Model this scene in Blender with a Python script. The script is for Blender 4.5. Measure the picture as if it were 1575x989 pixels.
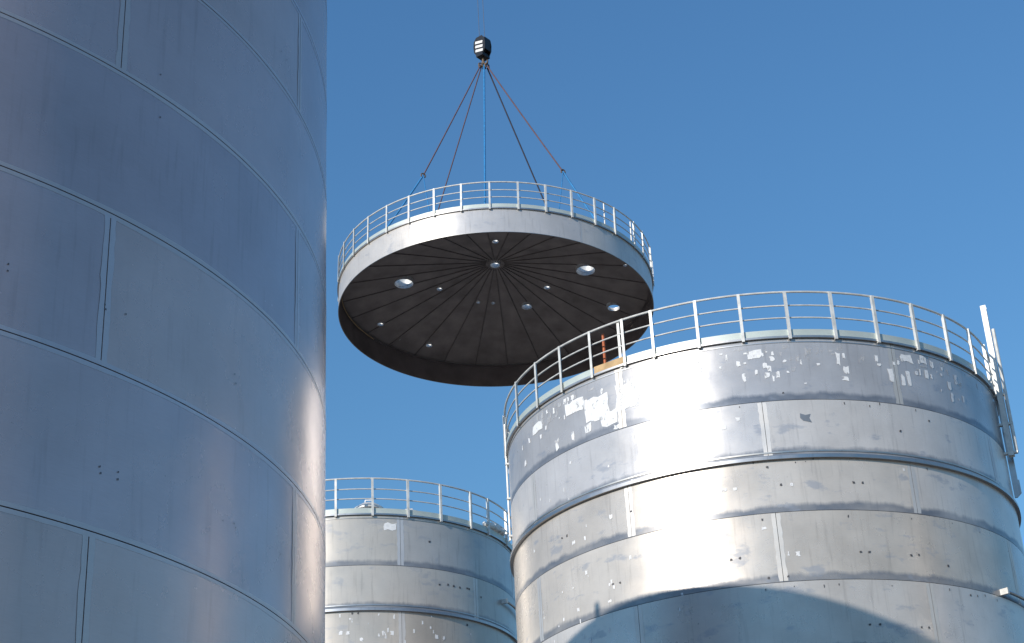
import bpy, bmesh, math, random
from mathutils import Vector, Matrix
random.seed(7)
rad = math.radians
for o in list(bpy.data.objects): bpy.data.objects.remove(o)
sc = bpy.context.scene
col = sc.collection

# ------------------------------------------------------------------ camera
EYE = 1.6                                    # eye height above the yard
PITCH, ROLL = rad(26.686), rad(3.002)
fw = Vector((0, math.cos(PITCH), math.sin(PITCH)))
up0 = Vector((0, -math.sin(PITCH), math.cos(PITCH)))
ri0 = Vector((1, 0, 0))
ri = ri0*math.cos(ROLL) - up0*math.sin(ROLL)
up = up0*math.cos(ROLL) + ri0*math.sin(ROLL)
cd = bpy.data.cameras.new('camera')
cd.sensor_fit = 'HORIZONTAL'; cd.sensor_width = 36; cd.lens = 36*2612/1575
cd.clip_start = 0.1; cd.clip_end = 8000
cam = bpy.data.objects.new('camera', cd); col.objects.link(cam)
M = Matrix((ri, up, -fw)).transposed().to_4x4(); M.translation = (0, 0, EYE)
cam.matrix_world = M
sc.camera = cam

# ------------------------------------------------------------------ sky, sun, exposure
SUN_AZ, SUN_EL = rad(39.86), rad(21.0)       # az: left of straight behind the camera
to_sun = Vector((-math.sin(SUN_AZ)*math.cos(SUN_EL), -math.cos(SUN_AZ)*math.cos(SUN_EL), math.sin(SUN_EL)))
w = bpy.data.worlds.new('World'); sc.world = w; w.use_nodes = True
nt = w.node_tree; nt.nodes.clear()
sky = nt.nodes.new('ShaderNodeTexSky'); sky.sky_type = 'NISHITA'; sky.sun_disc = False
sky.sun_elevation = SUN_EL; sky.sun_rotation = math.pi + SUN_AZ
sky.altitude = 0; sky.air_density = 1.9; sky.dust_density = 0.0; sky.ozone_density = 10
bg = nt.nodes.new('ShaderNodeBackground'); bg.inputs['Strength'].default_value = 0.148
wo = nt.nodes.new('ShaderNodeOutputWorld')
nt.links.new(sky.outputs[0], bg.inputs[0]); nt.links.new(bg.outputs[0], wo.inputs[0])
sd = bpy.data.lights.new('sun', 'SUN'); sd.energy = 4.0; sd.angle = rad(0.53); sd.color = (1, 0.92, 0.81)
sun = bpy.data.objects.new('sun', sd); col.objects.link(sun)
sun.rotation_euler = to_sun.to_track_quat('Z', 'Y').to_euler(); sun.location = (-30, -40, 60)
sc.view_settings.view_transform = 'Standard'; sc.view_settings.look = 'None'
sc.view_settings.exposure = 0.0; sc.view_settings.gamma = 1
sc.render.engine = 'CYCLES'

# ------------------------------------------------------------------ helpers
def link(o, parent=None):
    col.objects.link(o)
    if parent is not None: o.parent = parent
    return o
def mesh(name, V, F, mat, smooth=True, ang=35):
    m = bpy.data.meshes.new(name); m.from_pydata([tuple(v) for v in V], [], F)
    bm = bmesh.new(); bm.from_mesh(m)
    bmesh.ops.recalc_face_normals(bm, faces=bm.faces)
    if smooth:
        lim = rad(ang)
        for f in bm.faces: f.smooth = True
        for e in bm.edges:
            if len(e.link_faces) == 2 and e.calc_face_angle(0) > lim: e.smooth = False
    bm.to_mesh(m); bm.free()
    m.materials.append(mat)
    return m
def obj(name, me, parent=None, loc=(0, 0, 0), rz=0.0):
    o = bpy.data.objects.new(name, me); link(o, parent); o.location = loc; o.rotation_euler = (0, 0, rz)
    return o
def empty(name, loc=(0, 0, 0), rz=0.0):
    o = bpy.data.objects.new(name, None); link(o); o.location = loc; o.rotation_euler = (0, 0, rz); o.empty_display_size = .3
    return o
def tag(o, label, cat=None, group=None):
    o['label'] = label
    if cat: o['category'] = cat
    if group: o['group'] = group
    return o
def revolve(prof, a0, a1, n, closed=False):
    """closed profile loop [(r, z)] swept about z; closed=True for the full circle"""
    V, F, k = [], [], len(prof)
    m = n if closed else n+1
    for i in range(m):
        a = a0+(a1-a0)*i/n; c, s = math.cos(a), math.sin(a)
        V += [(r*c, r*s, z) for r, z in prof]
    for i in range(n):
        i2 = (i+1) % m
        for j in range(k):
            j2 = (j+1) % k
            F.append((i*k+j, i2*k+j, i2*k+j2, i*k+j2))
    if not closed:
        F.append(tuple(range(k))); F.append(tuple(reversed(range((m-1)*k, m*k))))
    return V, F
def ring_profile(r, z, rad_, n=8):
    return [(r+rad_*math.cos(2*math.pi*i/n), z+rad_*math.sin(2*math.pi*i/n)) for i in range(n)]
def join(*parts):
    V, F = [], []
    for v, f in parts:
        b = len(V); V += list(v); F += [tuple(i+b for i in q) for q in f]
    return V, F
def box(x0, x1, y0, y1, z0, z1):
    V = [(x, y, z) for z in (z0, z1) for y in (y0, y1) for x in (x0, x1)]
    return V, [(0, 2, 3, 1), (4, 5, 7, 6), (0, 1, 5, 4), (2, 6, 7, 3), (0, 4, 6, 2), (1, 3, 7, 5)]
def tube(pts, r, n=8):
    pts = [Vector(p) for p in pts]; V, F = [], []
    for i, p in enumerate(pts):
        d = (pts[min(i+1, len(pts)-1)]-pts[max(i-1, 0)]).normalized()
        a = d.orthogonal().normalized() if i == 0 else (a-d*a.dot(d)).normalized()
        b = d.cross(a); rr = r[i] if isinstance(r, (list, tuple)) else r
        V += [p+(a*math.cos(2*math.pi*k/n)+b*math.sin(2*math.pi*k/n))*rr for k in range(n)]
    for i in range(len(pts)-1):
        for k in range(n):
            k2 = (k+1) % n; F.append((i*n+k, i*n+k2, (i+1)*n+k2, (i+1)*n+k))
    F.append(tuple(reversed(range(n)))); F.append(tuple(range((len(pts)-1)*n, len(pts)*n)))
    return V, F
def prism(poly, y0, y1):
    """poly [(x, z)] extruded along y"""
    n = len(poly)
    V = [(x, y0, z) for x, z in poly]+[(x, y1, z) for x, z in poly]
    F = [tuple(range(n)), tuple(reversed(range(n, 2*n)))]+[(i, n+i, n+(i+1) % n, (i+1) % n) for i in range(n)]
    return V, F
def moved(part, M4):
    return [M4 @ Vector(v) for v in part[0]], part[1]

# ------------------------------------------------------------------ materials
def nodes(name):
    m = bpy.data.materials.new(name); m.use_nodes = True
    t = m.node_tree; b = t.nodes['Principled BSDF']
    return m, t, b
def N(t, kind, **kw):
    n = t.nodes.new(kind)
    for k, v in kw.items():
        if k in n.inputs: n.inputs[k].default_value = v
        else: setattr(n, k, v)
    return n
def noise(t, vec, wsock, scale, detail=4, rough=.55):
    n = N(t, 'ShaderNodeTexNoise', noise_dimensions='4D'); n.inputs['Scale'].default_value = scale
    n.inputs['Detail'].default_value = detail; n.inputs['Roughness'].default_value = rough
    t.links.new(vec, n.inputs['Vector'])
    if wsock: t.links.new(wsock, n.inputs['W'])
    return n.outputs['Fac']
def remap(t, s, a, b, lo=0.3, hi=0.7):
    n = N(t, 'ShaderNodeMapRange'); t.links.new(s, n.inputs[0])
    n.inputs[1].default_value = lo; n.inputs[2].default_value = hi
    n.inputs[3].default_value = a; n.inputs[4].default_value = b
    return n.outputs[0]
def math_(t, op, a, b):
    n = N(t, 'ShaderNodeMath', operation=op)
    for i, s in enumerate((a, b)):
        if isinstance(s, (int, float)): n.inputs[i].default_value = s
        else: t.links.new(s, n.inputs[i])
    return n.outputs[0]
def scaled_vec(t, s, v):
    n = N(t, 'ShaderNodeVectorMath', operation='MULTIPLY'); t.links.new(s, n.inputs[0]); n.inputs[1].default_value = v
    return n.outputs[0]
def steel(name, base, rough, metallic=1.0, vary=.10, stain=.25, wave=.004, rvar=.08, band=None, smear=.0):
    """mill-finish sheet steel: plate-to-plate tone, vertical streaks, blotches, faint waviness"""
    m, t, b = nodes(name)
    tc = N(t, 'ShaderNodeTexCoord').outputs['Object']
    oi = N(t, 'ShaderNodeObjectInfo').outputs['Random']
    W = math_(t, 'MULTIPLY', oi, 37.0)
    blot = noise(t, tc, W, 1.3, 5)
    streak = noise(t, scaled_vec(t, tc, (9, 9, .7)), W, 1.6, 4, .6)
    fine = noise(t, scaled_vec(t, tc, (4, 4, 40)), W, 3.0, 3)
    v = math_(t, 'ADD', remap(t, blot, 1-vary, 1+vary*.6), remap(t, oi, -vary, vary*.5, 0, 1))
    v = math_(t, 'MULTIPLY', v, remap(t, streak, 1-stain, 1.0, .22, .45))
    v = math_(t, 'MULTIPLY', v, remap(t, fine, .97, 1.03))
    tint = N(t, 'ShaderNodeMix', data_type='RGBA')
    oi2 = N(t, 'ShaderNodeMath', operation='FRACT'); t.links.new(math_(t, 'MULTIPLY', oi, 7.31), oi2.inputs[0]); t.links.new(oi2.outputs[0], tint.inputs[0])
    tint.inputs[6].default_value = (base[0]*1.02, base[1]*.985, base[2]*.94, 1); tint.inputs[7].default_value = (base[0]*.93, base[1]*.96, base[2]*1.02, 1)
    mix = N(t, 'ShaderNodeVectorMath', operation='SCALE'); t.links.new(tint.outputs[2], mix.inputs[0]); t.links.new(v, mix.inputs['Scale'])
    colour = mix.outputs[0]
    r = math_(t, 'ADD', remap(t, noise(t, tc, W, 2.1, 5), rough-rvar, rough+rvar), remap(t, oi, -rvar*.25, rvar*.25, 0, 1))
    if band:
        # darker blue-grey zone above the lower weld of each plate, its edge feathered and uneven
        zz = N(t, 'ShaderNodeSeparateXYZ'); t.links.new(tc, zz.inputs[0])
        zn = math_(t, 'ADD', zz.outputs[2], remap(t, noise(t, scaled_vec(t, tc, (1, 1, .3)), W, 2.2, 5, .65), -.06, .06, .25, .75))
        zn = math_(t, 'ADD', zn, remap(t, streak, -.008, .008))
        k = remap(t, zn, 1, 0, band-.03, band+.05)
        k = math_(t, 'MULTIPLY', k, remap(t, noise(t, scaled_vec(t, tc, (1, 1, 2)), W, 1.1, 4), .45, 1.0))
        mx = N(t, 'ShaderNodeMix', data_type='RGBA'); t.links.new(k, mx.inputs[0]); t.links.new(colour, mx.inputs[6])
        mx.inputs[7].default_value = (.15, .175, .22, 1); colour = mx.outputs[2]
    if smear:
        # wiped grease and film adhesive: bluish blotches with hard-ish edges
        k = remap(t, noise(t, scaled_vec(t, tc, (1, 1, 2.2)), W, 1.7, 6, .62), 0, smear, .58, .66)
        mx = N(t, 'ShaderNodeMix', data_type='RGBA'); t.links.new(k, mx.inputs[0]); t.links.new(colour, mx.inputs[6])
        mx.inputs[7].default_value = (.33, .36, .42, 1); colour = mx.outputs[2]
    t.links.new(colour, b.inputs['Base Color'])
    t.links.new(r, b.inputs['Roughness'])
    b.inputs['Metallic'].default_value = metallic
    if wave:
        bp = N(t, 'ShaderNodeBump'); bp.inputs['Strength'].default_value = 1; bp.inputs['Distance'].default_value = wave
        t.links.new(noise(t, scaled_vec(t, tc, (1, 1, 1.6)), W, .9, 2, .4), bp.inputs['Height'])
        t.links.new(bp.outputs[0], b.inputs['Normal'])
    return m
def plain(name, base, rough=.6, metallic=0.0, vary=.2, scale=6):
    m, t, b = nodes(name)
    tc = N(t, 'ShaderNodeTexCoord').outputs['Object']
    W = math_(t, 'MULTIPLY', N(t, 'ShaderNodeObjectInfo').outputs['Random'], 23.0)
    v = remap(t, noise(t, tc, W, scale, 5), 1-vary, 1+vary)
    mix = N(t, 'ShaderNodeVectorMath', operation='SCALE'); mix.inputs[0].default_value = base; t.links.new(v, mix.inputs['Scale'])
    t.links.new(mix.outputs[0], b.inputs['Base Color'])
    b.inputs['Roughness'].default_value = rough; b.inputs['Metallic'].default_value = metallic
    return m
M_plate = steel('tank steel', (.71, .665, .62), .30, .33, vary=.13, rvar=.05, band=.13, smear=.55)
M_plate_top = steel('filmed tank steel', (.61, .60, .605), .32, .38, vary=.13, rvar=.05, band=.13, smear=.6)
M_plate_rear = steel('warm-reflection tank steel', (.57, .545, .515), .33, .32, rvar=.05, band=.13, smear=.4)  # rear plates: warm reflected light put into the base colour
M_skirt = steel('skirt steel', (.64, .62, .60), .36, .33, rvar=.06, smear=.4)
M_plate_left = steel('near tank steel', (.64, .525, .515), .26, .40, vary=.09, stain=.16, rvar=.03, wave=.008)  # near tank plates, base darker and pinker than the plain tank steel
M_strip_left = steel('near weld strip', (.66, .60, .60), .34, .42, vary=.04, stain=.08, wave=0, rvar=.03)  # near tank weld strips, base slightly darker than the brushed ones
M_band = steel('weld band steel', (.36, .37, .39), .42, .6, stain=.3, wave=0)
M_strip = steel('brushed weld strip', (.74, .73, .72), .5, .5, stain=.15, wave=0)
M_trim = steel('trim steel', (.55, .56, .56), .45, wave=0)
M_ring = steel('stiffener steel', (.50, .51, .53), .42, wave=0)
M_rail = plain('galvanised rail', (.70, .70, .68), .5, .25)
M_toe = plain('toe board', (.56, .62, .59), .5, .35, .08, 2)
M_lining = plain('dark lining', (.03, .03, .03), .9)
M_film = plain('white film residue', (.79, .81, .84), .45, 0, .12, 12)
t_ = M_film.node_tree
tc_ = N(t_, 'ShaderNodeTexCoord').outputs['Object']
al = remap(t_, noise(t_, scaled_vec(t_, tc_, (1, 1, .55)), None, 9.0, 6, .65), .0, 1.0, .35, .45)
t_.links.new(al, t_.nodes['Principled BSDF'].inputs['Alpha'])
M_haze = steel('greyed film residue', (.66, .68, .72), .42, .25, vary=.15, wave=0)
t_ = M_haze.node_tree
tc_ = N(t_, 'ShaderNodeTexCoord').outputs['Object']
al = remap(t_, noise(t_, scaled_vec(t_, tc_, (1, 1, .5)), None, 7.0, 6, .65), .0, .8, .42, .58)
t_.links.new(al, t_.nodes['Principled BSDF'].inputs['Alpha'])
M_scar = plain('lug scar', (.10, .10, .11), .6, .3)
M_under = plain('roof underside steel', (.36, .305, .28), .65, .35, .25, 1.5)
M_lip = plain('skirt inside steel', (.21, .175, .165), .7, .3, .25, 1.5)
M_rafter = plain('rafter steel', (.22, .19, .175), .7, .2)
M_roof = steel('roof steel', (.55, .55, .55), .45)
M_sling = plain('sling rope', (.13, .075, .085), .8)
M_blue = plain('blue strap', (.03, .22, .50), .7)
M_dark = plain('dark rope', (.045, .045, .07), .8)
M_black = plain('black paint', (.012, .013, .016), .4)
M_white = plain('white paint', (.80, .80, .80), .5, 0, .05)
M_iron = plain('forged iron', (.16, .12, .09), .6, .4)
M_orange = plain('orange paint', (.50, .12, .03), .55)
M_wood = plain('plank wood', (.52, .36, .19), .75, 0, .25, 4)
M_cloth = plain('white sheeting', (.78, .78, .76), .8)
M_ropewire = plain('hoist rope steel', (.12, .12, .13), .6, .4)

# ------------------------------------------------------------------ ground
m, t, b = nodes('gravel yard')
tc = N(t, 'ShaderNodeTexCoord').outputs['Object']
cr = N(t, 'ShaderNodeValToRGB'); cr.color_ramp.elements[0].color = (.11, .09, .072, 1); cr.color_ramp.elements[1].color = (.23, .195, .16, 1)
t.links.new(noise(t, tc, None, .35, 8, .65), cr.inputs[0]); t.links.new(cr.outputs[0], b.inputs['Base Color'])
b.inputs['Roughness'].default_value = .95
S = 4000
g = obj('ground', mesh('ground', [(-S, -S, 0), (S, -S, 0), (S, S, 0), (-S, S, 0)], [(0, 1, 2, 3)], m, False)); g['kind'] = 'structure'

# ------------------------------------------------------------------ tanks
GAP = .010
_cache = {}
def cached(key, fn):
    if key not in _cache: _cache[key] = fn()
    return _cache[key]
def plate_mesh(R, h, a, key, mat):
    def mk():
        z0, z1 = GAP/2, h-GAP/2
        nz = 5
        out = [(R-.003*math.sin(math.pi*i/nz), z0+(z1-z0)*i/nz) for i in range(nz+1)]
        g = GAP/2/R
        V, F = revolve(out+[(R-.012, z1), (R-.012, z0)], g, a-g, max(2, round(math.degrees(a)/1.0)))
        return mesh('shell_plate', V, F, mat)
    return cached(('plate', key, round(R, 3), round(h, 3), round(a, 4)), mk)
def strip_mesh(R, h, w, mat, key, two=True):
    """ragged ground-off strip beside a vertical weld, in two halves with the joint open between them"""
    def mk():
        parts = []
        n = 14; rnd = random.Random(hash((round(h, 2), key)) & 255)
        for s in ((1, -1) if two else (1,)):
            V, F = [], []
            for i in range(n+1):
                z = .02+(h-.04)*i/n
                ww = w*(1+rnd.uniform(-.13, .13))
                for k, u in enumerate((GAP/2, ww)):
                    a = s*u/R; rr = R+.0012
                    V.append((rr*math.cos(a), rr*math.sin(a), z))
            for i in range(n): F.append((2*i, 2*i+1, 2*i+3, 2*i+2))
            parts.append((V, F))
        return mesh('weld_strip', *join(*parts), mat)
    return cached(('strip', key, round(R, 3), round(h, 3), w), mk)
def band_mesh(R, lo, hi, mat, key):
    """hand-ground strips above and below a horizontal weld, the joint open between them"""
    V, F = [], []; n = 360; rnd = random.Random(key)
    ph = [rnd.uniform(0, 6.28) for _ in range(4)]
    for i in range(n):
        a = 2*math.pi*i/n
        j = 1+.10*math.sin(7*a+ph[0])+.09*math.sin(19*a+ph[1])+rnd.uniform(-.06, .06)
        for z in (lo*j, -GAP/2, GAP/2, hi*j): V.append(((R+.0012)*math.cos(a), (R+.0012)*math.sin(a), z))
    for i in range(n):
        k = (i+1) % n
        F += [(4*i, 4*k, 4*k+1, 4*i+1), (4*i+2, 4*k+2, 4*k+3, 4*i+3)]
    return mesh('weld_band', V, F, mat)
def film_patch(R, ang, z, wd, ht, rnd, off=.004):
    """ragged scrap lying on the shell"""
    a0 = rad(ang); nx = max(2, int(wd/.12)); ny = max(2, int(ht/.12)); V, F = [], []
    for j in range(ny+1):
        for i in range(nx+1):
            u = (i/nx-.5)*wd; v_ = (j/ny-.5)*ht
            if i in (0, nx): u += rnd.uniform(-.18, .18)*min(wd, .2)
            if j in (0, ny): v_ += rnd.uniform(-.18, .18)*min(ht, .2)
            a = a0+u/R; V.append(((R+off)*math.cos(a), (R+off)*math.sin(a), z+v_))
    for j in range(ny):
        for i in range(nx):
            q = j*(nx+1)+i; F.append((q, q+1, q+nx+2, q+nx+1))
    return V, F
def post_mesh():
    # 70 x 70 angle bar, outer flange tangential, web pointing inward
    L = [(.038, -.030), (.038, .030), (.030, .030), (.030, -.022), (-.025, -.022), (-.025, -.030)]
    z0, z1 = -.085, 1.0
    n = len(L); V = [(x, y, z0) for x, y in L]+[(x, y, z1) for x, y in L]
    F = [tuple(range(n)), tuple(range(n, 2*n))]+[(i, (i+1) % n, n+(i+1) % n, n+i) for i in range(n)]
    return mesh('post', V, F, M_rail, False)
M_post = post_mesh()
def railing(root, R, z, angles, toe_gap=None, n=144):
    rr = R+.03
    for a in angles:
        obj('post', M_post, root, ((R+.045)*math.cos(rad(a)), (R+.045)*math.sin(rad(a)), z), rad(a))
    obj('top_rail', mesh('top_rail', *revolve(ring_profile(rr, z+1.0, .024), 0, 2*math.pi, n, True), M_rail), root)
    for h in (.42, .70):
        obj('mid_rail', mesh('mid_rail', *revolve(ring_profile(rr-.02, z+h, .017, 8), 0, 2*math.pi, n, True), M_rail), root)
    prof = [(rr-.005, z+.006), (rr+.003, z+.006), (rr+.003, z+.145), (rr-.005, z+.145)]
    if toe_gap: V, F = revolve(prof, rad(toe_gap[1]), rad(toe_gap[0]+360), n)
    else: V, F = revolve(prof, 0, 2*math.pi, n, True)
    obj('toe_board', mesh('toe_board', V, F, M_toe), root)
    obj('curb_ring', mesh('curb_ring', *revolve([(R-.05, z-.045), (R+.055, z-.045), (R+.055, z-.001), (R-.05, z-.001)], 0, 2*math.pi, n, True), M_ring), root)

def tank(name, label, cx, cy, R, top, seams, nplates, phase, ring_at=None, post_angles=(), toe_gap=None,
         strip_w=.10, strip_mat=None, band=(0, .15), band_mat=None, detail_above=0.0, plate_mat=None, rails=True):
    """seams: heights above eye level, top downwards"""
    root = empty(name, (cx, cy, 0))
    tag(root, label, 'tank', 'storage tanks of the yard')
    key = label
    zs = [s+EYE for s in [top]+seams]; zs = [z for z in zs if z > .3]+[0.0]
    step = 2*math.pi/nplates
    obj('shell_lining', mesh('shell_lining', *revolve([(R-.03, 0), (R-.02, 0), (R-.02, zs[0]-.05), (R-.03, zs[0]-.05)], 0, 2*math.pi, 96, True), M_lining), root)
    for c in range(len(zs)-1):
        hi, lo = zs[c], zs[c+1]; h = hi-lo
        if c == 0: h -= .046
        off = rad(phase)+(step/2 if c % 2 else 0)
        for k in range(nplates):
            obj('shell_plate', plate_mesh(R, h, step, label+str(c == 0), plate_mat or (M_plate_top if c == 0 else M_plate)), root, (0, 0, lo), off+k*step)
            if lo > detail_above:
                obj('weld_strip', strip_mesh(R, h, strip_w, strip_mat, (key, c % 3, k % 2)), root, (0, 0, lo), off+k*step)
        if c and hi > detail_above:
            is_ring = ring_at is not None and abs(hi-EYE-ring_at) < .05
            if band_mat: obj('weld_band', band_mesh(R, band[0], band[1], band_mat, c), root, (0, 0, hi))
            if is_ring:
                V, F = revolve([(R-.005, hi-.09), (R+.075, hi-.09), (R+.075, hi-.02), (R+.068, hi-.012), (R+.005, hi), (R-.005, hi)], 0, 2*math.pi, 144, True)
                obj('stiffener_ring', mesh('stiffener_ring', V, F, M_ring), root)
                V, F = revolve([(R, hi+.05), (R+.016, hi+.055), (R+.016, hi+.085), (R, hi+.09)], 0, 2*math.pi, 144, True)
                obj('lap_bead', mesh('lap_bead', V, F, M_trim), root)
    z = zs[0]
    # shallow cone roof
    obj('roof', mesh('roof', *revolve([(R-.04, z-.04), (R-.04, z-.002), (.2, z+.9), (.02, z+.92), (.02, z+.86)], 0, 2*math.pi, 72, True), M_roof), root)
    if rails: railing(root, R, z, post_angles, toe_gap)
    else: obj('curb_ring', mesh('curb_ring', *revolve([(R-.05, z-.045), (R+.055, z-.045), (R+.055, z-.001), (R-.05, z-.001)], 0, 2*math.pi, 144, True), M_ring), root)
    # fold of the shell just under the rim
    obj('top_bead', mesh('top_bead', *revolve([(R-.002, z-.14), (R+.012, z-.135), (R+.012, z-.115), (R-.002, z-.11)], 0, 2*math.pi, 144, True), M_trim), root)
    return root, z

# --- near tank
zL = [13.95, 12.63, 11.274, 9.999, 8.648, 7.236, 5.846, 4.474, 3.08, 1.69, .30]
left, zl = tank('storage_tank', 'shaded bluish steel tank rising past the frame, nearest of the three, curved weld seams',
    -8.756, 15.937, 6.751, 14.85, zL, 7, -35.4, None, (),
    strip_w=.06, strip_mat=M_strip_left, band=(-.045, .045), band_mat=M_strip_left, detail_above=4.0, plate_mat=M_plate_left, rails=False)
def channel(root, R, z, ang, below, above, key='guide_channel'):
    """upright guide channel, guide tube and bracket at a tank rim"""
    U = [(.02, -.07), (.14, -.07), (.14, -.06), (.03, -.06), (.03, .06), (.14, .06), (.14, .07), (.02, .07)]
    n = len(U); z0, z1 = -below, above
    V = [(x, y, z0) for x, y in U]+[(x, y, z1) for x, y in U]
    F = [tuple(range(n)), tuple(range(n, 2*n))]+[(i, (i+1) % n, n+(i+1) % n, n+i) for i in range(n)]
    a = rad(ang); off = R+.06
    loc = (off*math.cos(a), off*math.sin(a), z)
    obj('guide_channel', mesh('guide_channel', V, F, M_rail, False), root, loc, a)
    loc2 = ((off+.20)*math.cos(a), (off+.20)*math.sin(a), z)
    obj('guide_tube', mesh('guide_tube', *tube([(0, 0, -below*.95), (0, 0, above*.72)], .04, 10), M_rail), root, loc2, a)
    for h in (-below*.95, -below*.5, -.05):
        obj('bracket', mesh('bracket', *box(-.09, .225, -.045, .045, h-.025, h+.025), M_rail, False), root, loc, a)
    a3 = a+.30/R
    loc3 = ((R+.02)*math.cos(a3), (R+.02)*math.sin(a3), z)
    pl = [(0, -.05), (.13, -.05), (.13, -below*1.3), (.16, -below*1.3), (.16, -below*1.5), (.06, -below*1.56), (0, -below*1.56)]
    obj('edge_plate', mesh('edge_plate', *prism(pl, -.02, .02), M_ring, False), root, loc3, a3)
obj('rim_stub', mesh('rim_stub', *box(-.05, .05, -.05, .05, -.1, .30), M_rail, False), left, (6.751*math.cos(rad(75.8)), 6.751*math.sin(rad(75.8)), zl), rad(75.8))

# --- sunlit tank
postR = [-160.3, -149.6, -140.3, -131.1, -122.6, -115.8, -106.1, -97.0, -87.4, -77.7, -68.0, -57.8, -47.6, -37.1, -27.0]+[-17+9.87*k for k in range(21)]
right, zr = tank('storage_tank', 'sunlit steel tank with white film scraps under its rim and a curved shadow across it',
    5.345, 36.606, 5.6, 14.92, [13.516, 12.344, 11.179, 9.787, 8.40, 7.0, 5.6, 4.2, 2.8, 1.4, 0.0], 6, -64.8, 12.344, postR, (-131.1, -122.6),
    strip_w=.085, strip_mat=M_strip, detail_above=8.0)
channel(right, 5.6, zr, -22, 1.5, 2.15)
# handrail gate
a = rad(-123.9); obj('post', M_post, right, (5.58*math.cos(a), 5.58*math.sin(a), zr), a)
# pipe down the shadow-side edge
def on(R, ang, z): return (R*math.cos(rad(ang)), R*math.sin(rad(ang)), z)
obj('vent_pipe', mesh('vent_pipe', *tube([on(5.645, -179, zr-2.1), on(5.645, -179, zr+.75)], .022), M_rail), right)
for h in (-2.0, -1.1, -.25):
    obj('pipe_clip', mesh('pipe_clip', *box(-.06, .03, -.045, .045, h-.02, h+.02), M_rail, False), right, on(5.645, -179, zr), rad(-179))
# short pipe runs on brackets, at the side edges
def pipe_run(root, R, a0, a1, z, rr=.035):
    V, F = revolve(ring_profile(R+.12, z, rr), rad(a0), rad(a1), 14)
    obj('pipe_run', mesh('pipe_run', V, F, M_ring), root)
    obj('pipe_cap', mesh('pipe_cap', *box(-.13, .05, -.03, .03, -.06, .06), M_rail, False), root, on(R+.12, a0, z), rad(a0))
pipe_run(right, 5.6, -43.5, -5, EYE+9.88)
pipe_run(right, 5.6, -176, -200, EYE+10.0)
rnd = random.Random(3)
P = []
for a_, z_ in [(-77.7, 14.42), (-76.3, 14.18), (-66, 14.17), (-63, 14.08), (-61.3, 14.13), (-56, 14.32), (-48.7, 13.99), (-46.3, 14.46), (-49, 14.25), (-97.7, 14.08), (-53.8, 14.62), (-143.9, 13.77), (-138.5, 13.78)]:
    P.append(film_patch(5.6, a_, z_+EYE, rnd.uniform(.07, .12), rnd.uniform(.16, .32), rnd))
for a_, z_ in [(-76.8, 13.98), (-93, 14.08), (-90.8, 14.08), (-91.6, 14.44), (-92.3, 14.22), (-98.5, 14.4), (-93.2, 14.3), (-158.5, 13.89), (-155.5, 14.31), (-126.4, 13.6)]:
    P.append(film_patch(5.6, a_, z_+EYE, rnd.uniform(.07, .12), rnd.uniform(.08, .14), rnd))
for a_, z_, w_, h_ in [(-61.2, 14.62, .30, .17), (-137.6, 14.42, .55, .26), (-131.1, 14.16, .62, .50), (-133.7, 13.8, .20, .16), (-151.5, 14.44, .42, .20), (-123.2, 14.2, .55, .60), (-128, 13.85, .4, .3), (-95, 14.55, .25, .2), (-56.3, 14.66, .16, .18)]:
    P.append(film_patch(5.6, a_, z_+EYE, w_, h_, rnd))
for k in range(60):
    a_ = rnd.choice((rnd.gauss(-57, 9), rnd.gauss(-140, 10), rnd.gauss(-95, 7)))
    P.append(film_patch(5.6, a_, EYE+14.66-abs(rnd.gauss(0, .28)), rnd.uniform(.03, .08), rnd.uniform(.03, .14), rnd, .0045))
for a_, z_ in [(-90.9, 11.73), (-93.4, 10.34), (-91.4, 10.32), (-97.4, 10.88), (-66.5, 12.09), (-129.5, 11.73), (-137, 11.48), (-140.5, 11.49), (-137.3, 10.76), (-131.4, 10.02), (-140.4, 10.07), (-102.1, 11.75), (-104.3, 11.75), (-156.2, 11.8), (-137.5, 9.37), (-100, 13.2), (-103, 13.05)]:
    P.append(film_patch(5.6, a_, z_+EYE, rnd.uniform(.05, .09), rnd.uniform(.05, .09), rnd))
for k in range(40):
    P.append(film_patch(5.6, rnd.uniform(-158, -105), EYE+rnd.uniform(9.2, 13.4), rnd.uniform(.02, .05), rnd.uniform(.03, .09), rnd))
o = obj('film_residue', mesh('film_residue', *join(*P), M_film), right); o['kind'] = 'stuff'
P = []
for k in range(55):
    a_ = rnd.choice((rnd.gauss(-88, 12), rnd.gauss(-145, 9), rnd.gauss(-57, 10)))
    P.append(film_patch(5.6, a_, EYE+14.70-abs(rnd.gauss(0, .22)), rnd.uniform(.03, .18), rnd.uniform(.04, .16), rnd, .0025+.00002*k))
o = obj('film_haze', mesh('film_haze', *join(*P), M_haze), right); o['kind'] = 'stuff'
P = []
for a_, z_ in [(-93, 11.74), (-78.3, 11.75), (-76.4, 11.75), (-78.9, 10.33), (-77.1, 10.33), (-68, 10.31), (-66.2, 10.33), (-59.2, 10.18), (-93.8, 9.89), (-97.6, 9.89), (-79.2, 8.9), (-77.1, 8.91), (-68.3, 8.88), (-66.6, 8.89), (-95.3, 12.12), (-130.3, 10.34), (-128.6, 10.33), (-144.3, 11.7), (-142.6, 11.7), (-124.5, 11.71), (-104.4, 10.33), (-102.7, 10.34), (-97.5, 11.06), (-57.7, 13.27), (-65.8, 12.93), (-90.2, 13.68)]:
    P.append(film_patch(5.6, a_, z_+EYE, .042, .042, rnd, .005))
for k in range(26):
    P.append(film_patch(5.6, rnd.uniform(-100, -45), EYE+rnd.choice((13.516, 12.30, 11.15, 9.76))-rnd.uniform(.04, .12), .018, rnd.uniform(.02, .05), rnd, .005))
o = obj('lug_scars', mesh('lug_scars', *join(*P), M_scar), right); o['kind'] = 'stuff'
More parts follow.
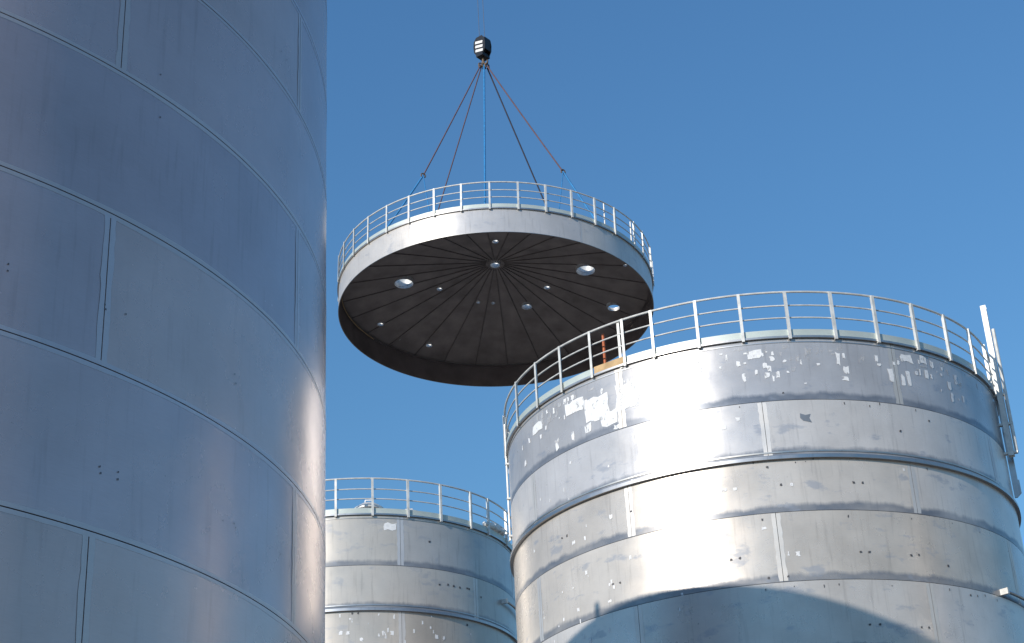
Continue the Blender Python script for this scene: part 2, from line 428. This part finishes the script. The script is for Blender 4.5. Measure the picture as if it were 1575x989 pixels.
o = obj('faded_square', mesh('faded_square', *film_patch(5.6, -86.3, EYE+13.12, .17, .16, rnd), M_band), right)

# --- tank behind
postB = [-92.4, -80.0, -67.7, -55.4, -42.1, -32.5, -18.5]+[-6+12.3*k for k in range(22)]
rear, zb = tank('storage_tank', 'sunlit steel tank standing behind the others, roof hatches showing over its toe board',
    -4.783, 47.302, 4.491, 16.02, [14.577, 13.42, 12.0, 10.6, 9.2, 7.8, 6.4, 5.0, 3.6, 2.2, .8], 6, -70.5, 13.42, postB,
    strip_w=.09, strip_mat=M_strip, detail_above=11, plate_mat=M_plate_rear)
pipe_run(rear, 4.491, -24, 20, EYE+14.2)
P = [film_patch(4.491, a_, z_+EYE, .09, .10, rnd) for a_, z_ in [(-88.5, 12.76), (-90.9, 12.76), (-76.7, 12.73), (-73.9, 12.74), (-58, 12.73), (-55.5, 12.71), (-84, 12.56)]]
P.append(film_patch(4.491, -74.0, EYE+15.66, .36, .2, rnd))
P += [film_patch(4.491, rnd.uniform(-95, -40), EYE+rnd.uniform(12.2, 13.3), rnd.uniform(.02, .05), rnd.uniform(.03, .12), rnd) for k in range(22)]
o = obj('film_residue', mesh('film_residue', *join(*P), M_film), rear); o['kind'] = 'stuff'
P = [film_patch(4.491, a_, z_+EYE, .055, .05, rnd, .005) for a_, z_ in [(-53, 14.2), (-50.5, 14.19), (-47.9, 14.18), (-44.6, 14.21), (-43.8, 14.21), (-56.3, 14.17), (-59.8, 15.33), (-87, 13.27), (-85.1, 13.27), (-37.8, 14.07), (-45.2, 13.19)]]
o = obj('lug_scars', mesh('lug_scars', *join(*P), M_scar), rear); o['kind'] = 'stuff'
# hatches on the rear roof
def hatch(root, x, y, z, r, h):
    o = obj('roof_hatch', mesh('roof_hatch', *revolve([(r*.82, 0), (r*.85, 0), (r*.85, h*.55), (r, h*.55), (r, h*.66), (r*.5, h*.92), (.02, h), (.02, h*.5), (r*.82, h*.5)], 0, 2*math.pi, 28, True), M_rail), root, (x, y, z))
    obj('hatch_handle', mesh('hatch_handle', *tube([(-.1, 0, h*.9), (-.1, 0, h*1.15), (.1, 0, h*1.15), (.1, 0, h*.9)], .02), M_ring), o)
hatch(rear, 3.3*math.cos(rad(-80)), 3.3*math.sin(rad(-80)), zb+.2, .42, .55)
hatch(rear, 3.7*math.cos(rad(-63)), 3.7*math.sin(rad(-63)), zb+.1, .40, .34)
# left tank marks
P = [film_patch(6.751, a_, z_+EYE, .012, .015, rnd) for a_, z_ in [(-43.1, 6.41), (-43.1, 6.35), (-35.4, 6.39), (-35.3, 6.35), (-33.5, 6.39), (-34.9, 5.01), (-34.8, 4.96), (-33.3, 4.96), (-33.3, 5.02), (-21.2, 6.41), (-21, 6.33), (-22.2, 5.01), (-20.7, 5.04), (-20.5, 5.01), (-12.9, 5.05), (-10.9, 5.02), (-31.5, 8.87), (-14.4, 10.4), (-13.1, 10.4), (-31.3, 8.43)]]
o = obj('lug_scars', mesh('lug_scars', *join(*P), M_scar), left); o['kind'] = 'stuff'

# --- slim unseen silo right of frame, added for the streak in the near tank
side, zs_ = tank('reflector_silo', 'added slim steel silo out of view, mirrored as a narrow streak in the shaded tank',
    18.2, 26.5, 1.25, 14.92, [13.516, 12.344, 11.179, 9.787, 8.40, 7.0, 5.6, 4.2, 2.8, 1.4, 0.0], 3, -64.8, 12.344, [k*20 for k in range(18)],
    strip_w=.085, strip_mat=M_strip, detail_above=30)
side['category'] = 'added silo'; del side['group']

# loose things on the tank rims
RC = Vector((5.345, 36.606, 0))
def at(C, R, ang, z): return Vector((C.x+R*math.cos(rad(ang)), C.y+R*math.sin(rad(ang)), z))
pk = empty('wooden_plank', at(RC, 5.6, -126.8, zr+.004), rad(-126.8+90)); tag(pk, 'short pale wooden plank standing on the sunlit tank rim in place of its toe board', 'plank')
obj('board', mesh('board', *box(-.39, .39, -.02, .02, 0, .16), M_wood, False), pk)
obj('cleat', mesh('cleat', *box(-.30, -.24, .021, .05, .01, .17), M_wood, False), pk)
op = empty('orange_pole', at(RC, 5.43, -129.2, zr+.02)); tag(op, 'orange upright pole behind the sunlit tank railing beside the plank', 'pole')
obj('shaft', mesh('shaft', *tube([(0, 0, 0), (0, 0, .93)], .032, 10), M_orange), op)
obj('foot', mesh('foot', *box(-.09, .09, -.09, .09, 0, .012), M_orange, False), op)
BC = Vector((-4.783, 47.302, 0))
for k, (a_, s_) in enumerate([(-30.5, .20), (-26.5, .22), (-22.5, .20)]):
    rnd2 = random.Random(k+40); bm = bmesh.new(); bmesh.ops.create_icosphere(bm, subdivisions=3, radius=1)
    for v_ in bm.verts:
        n_ = v_.co.normalized(); q = .16*math.sin(5*n_.x+k)+.12*math.sin(9*n_.y+2*k)+.08*math.sin(13*n_.z+k)
        v_.co = Vector((n_.x*(1+q)*s_*1.2, n_.y*(1+q)*s_*.7, max(-.08, n_.z*(1+q)*s_*.55)))
    for f_ in bm.faces: f_.smooth = True
    me = bpy.data.meshes.new('cloth_bundle'); bm.to_mesh(me); bm.free(); me.materials.append(M_cloth)
    o = obj('cloth_bundle', me, None, at(BC, 4.46, a_, zb+.25), rad(a_+90))
    tag(o, 'small crumpled white bundle on the rim of the rear tank', 'bundle', 'bundles on the rear tank rim')

# ------------------------------------------------------------------ hanging roof
DX, DY, DZ, DH, DR, CR = -.548, 53.914, 27.382+EYE, .93, 5.6, 1.28
lid = empty('tank_roof', (DX, DY, DZ)); lid.rotation_euler = (-.041, .02, 0)
tag(lid, 'round steel tank roof hanging from slings, dark ribbed underside pierced by bright holes', 'tank roof')
for k in range(6):
    a0, a1 = rad(-118+60*k), rad(-58+60*k); g_ = .003/DR
    V, F = revolve([(DR, 0), (DR, DH-.046), (DR-.012, DH-.046), (DR-.012, 0)], a0+g_, a1-g_, 24)
    obj('skirt_plate', mesh('skirt_plate', V, F, M_skirt), lid)
    obj('weld_strip', strip_mesh(DR, DH-.05, .05, M_strip, ('lid', k)), lid, (0, 0, 0), a0)
obj('skirt_lining', mesh('skirt_lining', *revolve([(DR-.02, .01), (DR-.014, .01), (DR-.014, DH-.05), (DR-.02, DH-.05)], 0, 2*math.pi, 144, True), M_lip), lid)
obj('bottom_edge', mesh('bottom_edge', *revolve([(DR-.02, -.012), (DR+.006, -.012), (DR+.006, 0), (DR-.02, 0)], 0, 2*math.pi, 144, True), M_trim), lid)
holes = [  # x, y, opening radius, neck height
    (-3.29, -.38+.25, .33, .26), (3.24, -.91+.3, .33, .26), (4.29, 1.68, .22, .03), (1.10, 2.25, .185, .2), (-2.07, .85, .09, .12),
    (1.86, 1.05, .10, .14), (.08, -2.35, .095, .12), (-.70, 2.0, .055, .06), (-.15, 2.1, .055, .06), (4.61, -1.35, .06, .08),
    (-4.35, 2.25, .10, .16), (-2.67, 4.05, .105, .16)]
holes = [(x, y, r*1.12 if r < .15 else r, r*.7 if r < .15 else nh) for x, y, r, nh in holes]
def zc(r): return DH+CR*(1-r/DR)
NP = 28; stp = 2*math.pi/NP; ph = rad(87.1)
RI = .17
cut_objs = []
for x, y, r, nh in holes:
    V, F = tube([(x, y, DH-.4), (x, y, DH+CR+.8)], r, 28)
    cut_objs.append(obj('cutter', mesh('cutter', V, F, M_under), lid))
dg = None
for k in range(NP):
    a0 = ph+k*stp
    # wedge panel: dark inside, brighter outside, 8 mm thick
    ro = DR-.03; n = 6; V = []
    for i in range(n+1):
        a = a0+.0006+(stp-.0012)*i/n
        for r in (RI, ro):
            V += [(r*math.cos(a), r*math.sin(a), zc(r)-.012), (r*math.cos(a), r*math.sin(a), zc(r))]
    F = []
    for i in range(n):
        p, q = 4*i, 4*i+4
        F += [(p, q, q+2, p+2), (p+1, p+3, q+3, q+1), (p, p+1, q+1, q), (p+2, q+2, q+3, p+3)]
    F += [(0, 2, 3, 1), (4*n, 4*n+1, 4*n+3, 4*n+2)]
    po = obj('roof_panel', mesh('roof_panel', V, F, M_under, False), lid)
    am = a0+stp/2
    used = []
    for (x, y, r, nh), co in zip(holes, cut_objs):
        d = (math.atan2(y, x)-am+math.pi) % (2*math.pi)-math.pi
        if abs(d) < stp/2+r/math.hypot(x, y)*1.2: used.append(co)
    if used:
        for co in used:
            md = po.modifiers.new('cut', 'BOOLEAN'); md.object = co; md.operation = 'DIFFERENCE'; md.solver = 'EXACT'
        bpy.context.view_layer.update()
        ev = po.evaluated_get(bpy.context.evaluated_depsgraph_get())
        nm = bpy.data.meshes.new_from_object(ev); po.modifiers.clear(); po.data = nm
for co in cut_objs: bpy.data.objects.remove(co)
for k in range(NP):                           # radial rafters under the panel joints, interrupted at openings
    a = ph+k*stp; ca, sa = math.cos(a), math.sin(a)
    segs = []; cur = None; r = .34
    while r < DR-.06:
        free = all(math.hypot(r*ca-x, r*sa-y) > hr+.05 for x, y, hr, _ in holes)
        if free: cur = [r, r] if cur is None else [cur[0], r]
        elif cur: segs.append(cur); cur = None
        r += .03
    if cur: segs.append(cur)
    parts = []
    for r0, r1 in segs:
        if r1-r0 < .05: continue
        V = []
        for r in (r0, r1):
            z = zc(r)-.013
            V += [(r, -.014, z-.03), (r, .014, z-.03), (r, .014, z), (r, -.014, z)]
        parts.append((V, [(0, 1, 2, 3), (4, 7, 6, 5), (0, 4, 5, 1), (1, 5, 6, 2), (2, 6, 7, 3), (3, 7, 4, 0)]))
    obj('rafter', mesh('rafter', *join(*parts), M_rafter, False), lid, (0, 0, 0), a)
obj('centre_ring', mesh('centre_ring', *revolve([(RI, zc(RI)-.10), (RI+.02, zc(RI)-.10), (RI+.02, zc(RI)+.16), (RI, zc(RI)+.16)], 0, 2*math.pi, 28, True), M_rail), lid)
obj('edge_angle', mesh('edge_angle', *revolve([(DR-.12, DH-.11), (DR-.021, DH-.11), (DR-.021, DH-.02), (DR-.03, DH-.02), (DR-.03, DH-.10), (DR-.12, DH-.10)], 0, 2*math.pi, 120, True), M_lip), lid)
for x, y, r, nh in holes:
    rr = math.hypot(x, y); z = zc(rr); sl = CR/DR*r
    V, F = revolve([(r+.002, -sl-.03), (r+.012, -sl-.03), (r+.012, nh), (r+.05, nh), (r+.05, nh+.02), (r+.002, nh+.02)], 0, 2*math.pi, 28, True)
    obj('nozzle', mesh('nozzle', V, F, M_rail), lid, (x, y, z))
# thin cable hanging inside along the skirt
obj('inner_hose', mesh('inner_hose', *tube([((DR-.10)*math.cos(rad(a)), (DR-.10)*math.sin(rad(a)), .80-.0035*(a-150)**2*.02) for a in range(148, 192, 3)], .02, 6), M_wood), lid)
postD = [-90.1+9.6*k for k in range(-8, 6)]+[-30.1, -22.8, -11.8, -2]+[8+9.5*k for k in range(19)]
railing(lid, DR, DH, postD)
for a_, h_ in ((-45.5, 1.12), (-29.0, 1.12)):
    obj('marker_post', mesh('marker_post', *tube([(0, 0, 0), (0, 0, h_)], .025, 8), M_rail), lid, on(DR-.12, a_, DH))

# ------------------------------------------------------------------ slings, hook and hoist rope
bpy.context.view_layer.update()
ML = lid.matrix_world.copy()
HK = Vector((-.585, 53.914, 38.16+EYE))
def roof_pt(ang, r=5.15): return ML @ Vector((r*math.cos(rad(ang)), r*math.sin(rad(ang)), zc(r)+.07))
def lug(ang, r=5.15):
    obj('lifting_lug', mesh('lifting_lug', *prism([(-.09, -.01), (.09, -.01), (.09, .06), (.04, .13), (-.04, .13), (-.09, .06)], -.012, .012), M_rail, False),
        lid, (r*math.cos(rad(ang)), r*math.sin(rad(ang)), zc(r)), rad(ang))
def shackle(parent, p, s=.07):
    pts = [(s*math.cos(t_), 0, s*math.sin(t_)) for t_ in [rad(-50+28*k) for k in range(11)]]
    obj('shackle', mesh('shackle', *tube(pts, s*.3, 6), M_iron), parent, p, rad(30))
def sag(a, b, s, n=10):
    return [a.lerp(b, i/n)+Vector((0, 0, -s*4*(i/n)*(1-i/n))) for i in range(n+1)]
def sling(label, group, hook_off, mid, ends, mats, rads):
    st = HK+Vector(hook_off)
    root = empty('lifting_sling', st); tag(root, label, 'sling', group)
    L = lambda p: p-st
    tail = mid if mid is not None else roof_pt(ends[0])
    obj('rope', mesh('rope', *tube([L(p) for p in sag(st, tail, .03)], rads[0], 6), mats[0]), root)
    shackle(root, Vector((0, 0, 0)), .09)
    if mid is not None:
        shackle(root, L(mid), .085)
        for k, e in enumerate(ends):
            obj('strap', mesh('strap', *tube([L(p) for p in sag(mid, roof_pt(e), .03)], rads[1] if k == 0 else rads[1]*.45, 6), mats[1]), root)
    for e in ends: lug(e)
def through(px, py, depth_y):
    """the point on the sight line of a spot of the photograph, at a given distance"""
    d = fw+ri*((px-787.5)/2612)+up*((494.5-py)/2612); d = d*(depth_y/d.y)
    return Vector((d.x, d.y, d.z+EYE))
nm_ = 'rust brown sling ending in two blue straps'
sling(nm_+', on the shaded tank side', 'slings ending in blue straps', (-.10, -.05, 0), through(651, 270, 51.6), (-143, -113), (M_sling, M_blue), (.026, .036))
sling(nm_+', on the film-marked tank side', 'slings ending in blue straps', (.14, -.05, -.05), through(866, 264, 51.6), (-41, -64), (M_sling, M_blue), (.026, .036))
nm_ = 'sling without straps dropping behind the roof railing'
sling('thin rust brown '+nm_, 'plain slings to the far half of the roof', (-.08, .08, 0), None, (137,), (M_sling,), (.024,))
sling('thin blackish '+nm_, 'plain slings to the far half of the roof', (.14, .08, -.05), None, (42,), (M_dark,), (.028,))
sling('bright blue sling hanging straight down to the front edge of the roof', None, (.03, -.05, -.02), None, (-92,), (M_blue,), (.036,))
# hook block
hb = empty('hook_block', HK, rad(-38)); tag(hb, 'black crane hook block with white stripes above the hanging roof', 'hook block')
cheek = [(-.15, .42), (.15, .42), (.27, .62), (.29, .88), (.26, 1.12), (.14, 1.27), (-.14, 1.27), (-.26, 1.12), (-.29, .88), (-.27, .62)]
for y0, y1 in ((-.20, -.165), (.165, .20)):
    o = obj('cheek_plate', mesh('cheek_plate', *prism(cheek, y0, y1), M_black, False), hb)
    yy = y0-.006 if y0 < 0 else y1+.006
    for k in range(3):
        zb_ = .56+.19*k
        st_ = [(-.20, zb_+.05), (.16, zb_-.04), (.18, zb_+.07), (-.18, zb_+.16)]
        obj('stripe', mesh('stripe', *prism(st_, min(yy, yy+.003), max(yy, yy+.003)), M_white, False), o)
for yc in (-.09, 0, .09):
    pr = [(.05, -.03), (.24, -.03), (.21, -.012), (.21, .012), (.24, .03), (.05, .03)]
    V, F = revolve(pr, 0, 2*math.pi, 28, True)
    V = [(x, z+yc, y+.92) for x, y, z in V]
    obj('sheave', mesh('sheave', V, F, M_ring), hb)
obj('side_guard', mesh('side_guard', *join(box(.20, .27, -.164, .164, .60, 1.15), box(-.27, -.20, -.164, .164, .60, 1.15)), M_black, False), hb)
obj('crosshead', mesh('crosshead', *box(-.16, .16, -.22, .22, .36, .50), M_black, False), hb)
obj('shank', mesh('shank', *tube([(0, 0, .40), (0, 0, .16)], .05, 12), M_iron), hb)
for s_ in (1, -1):
    pts = [(0, 0, .20), (s_*.05, 0, .06), (s_*.13, 0, .0), (s_*.20, 0, .04), (s_*.22, 0, .13), (s_*.20, 0, .19)]
    obj('hook_horn', mesh('hook_horn', *tube(pts, [.05, .05, .048, .042, .032, .012], 10), M_iron), hb)
hr = empty('hoist_rope', HK+Vector((0, 0, 1.10))); tag(hr, 'thin steel hoist rope falls rising from the hook block out of sight', 'rope')
for x_, y_ in ((-.10, -.06), (.10, -.06), (-.10, .06), (.10, .06)):
    obj('rope_fall', mesh('rope_fall', *tube([(x_, y_, 0), (x_*.9, y_*.9, 24)], .008, 6), M_ropewire), hr)
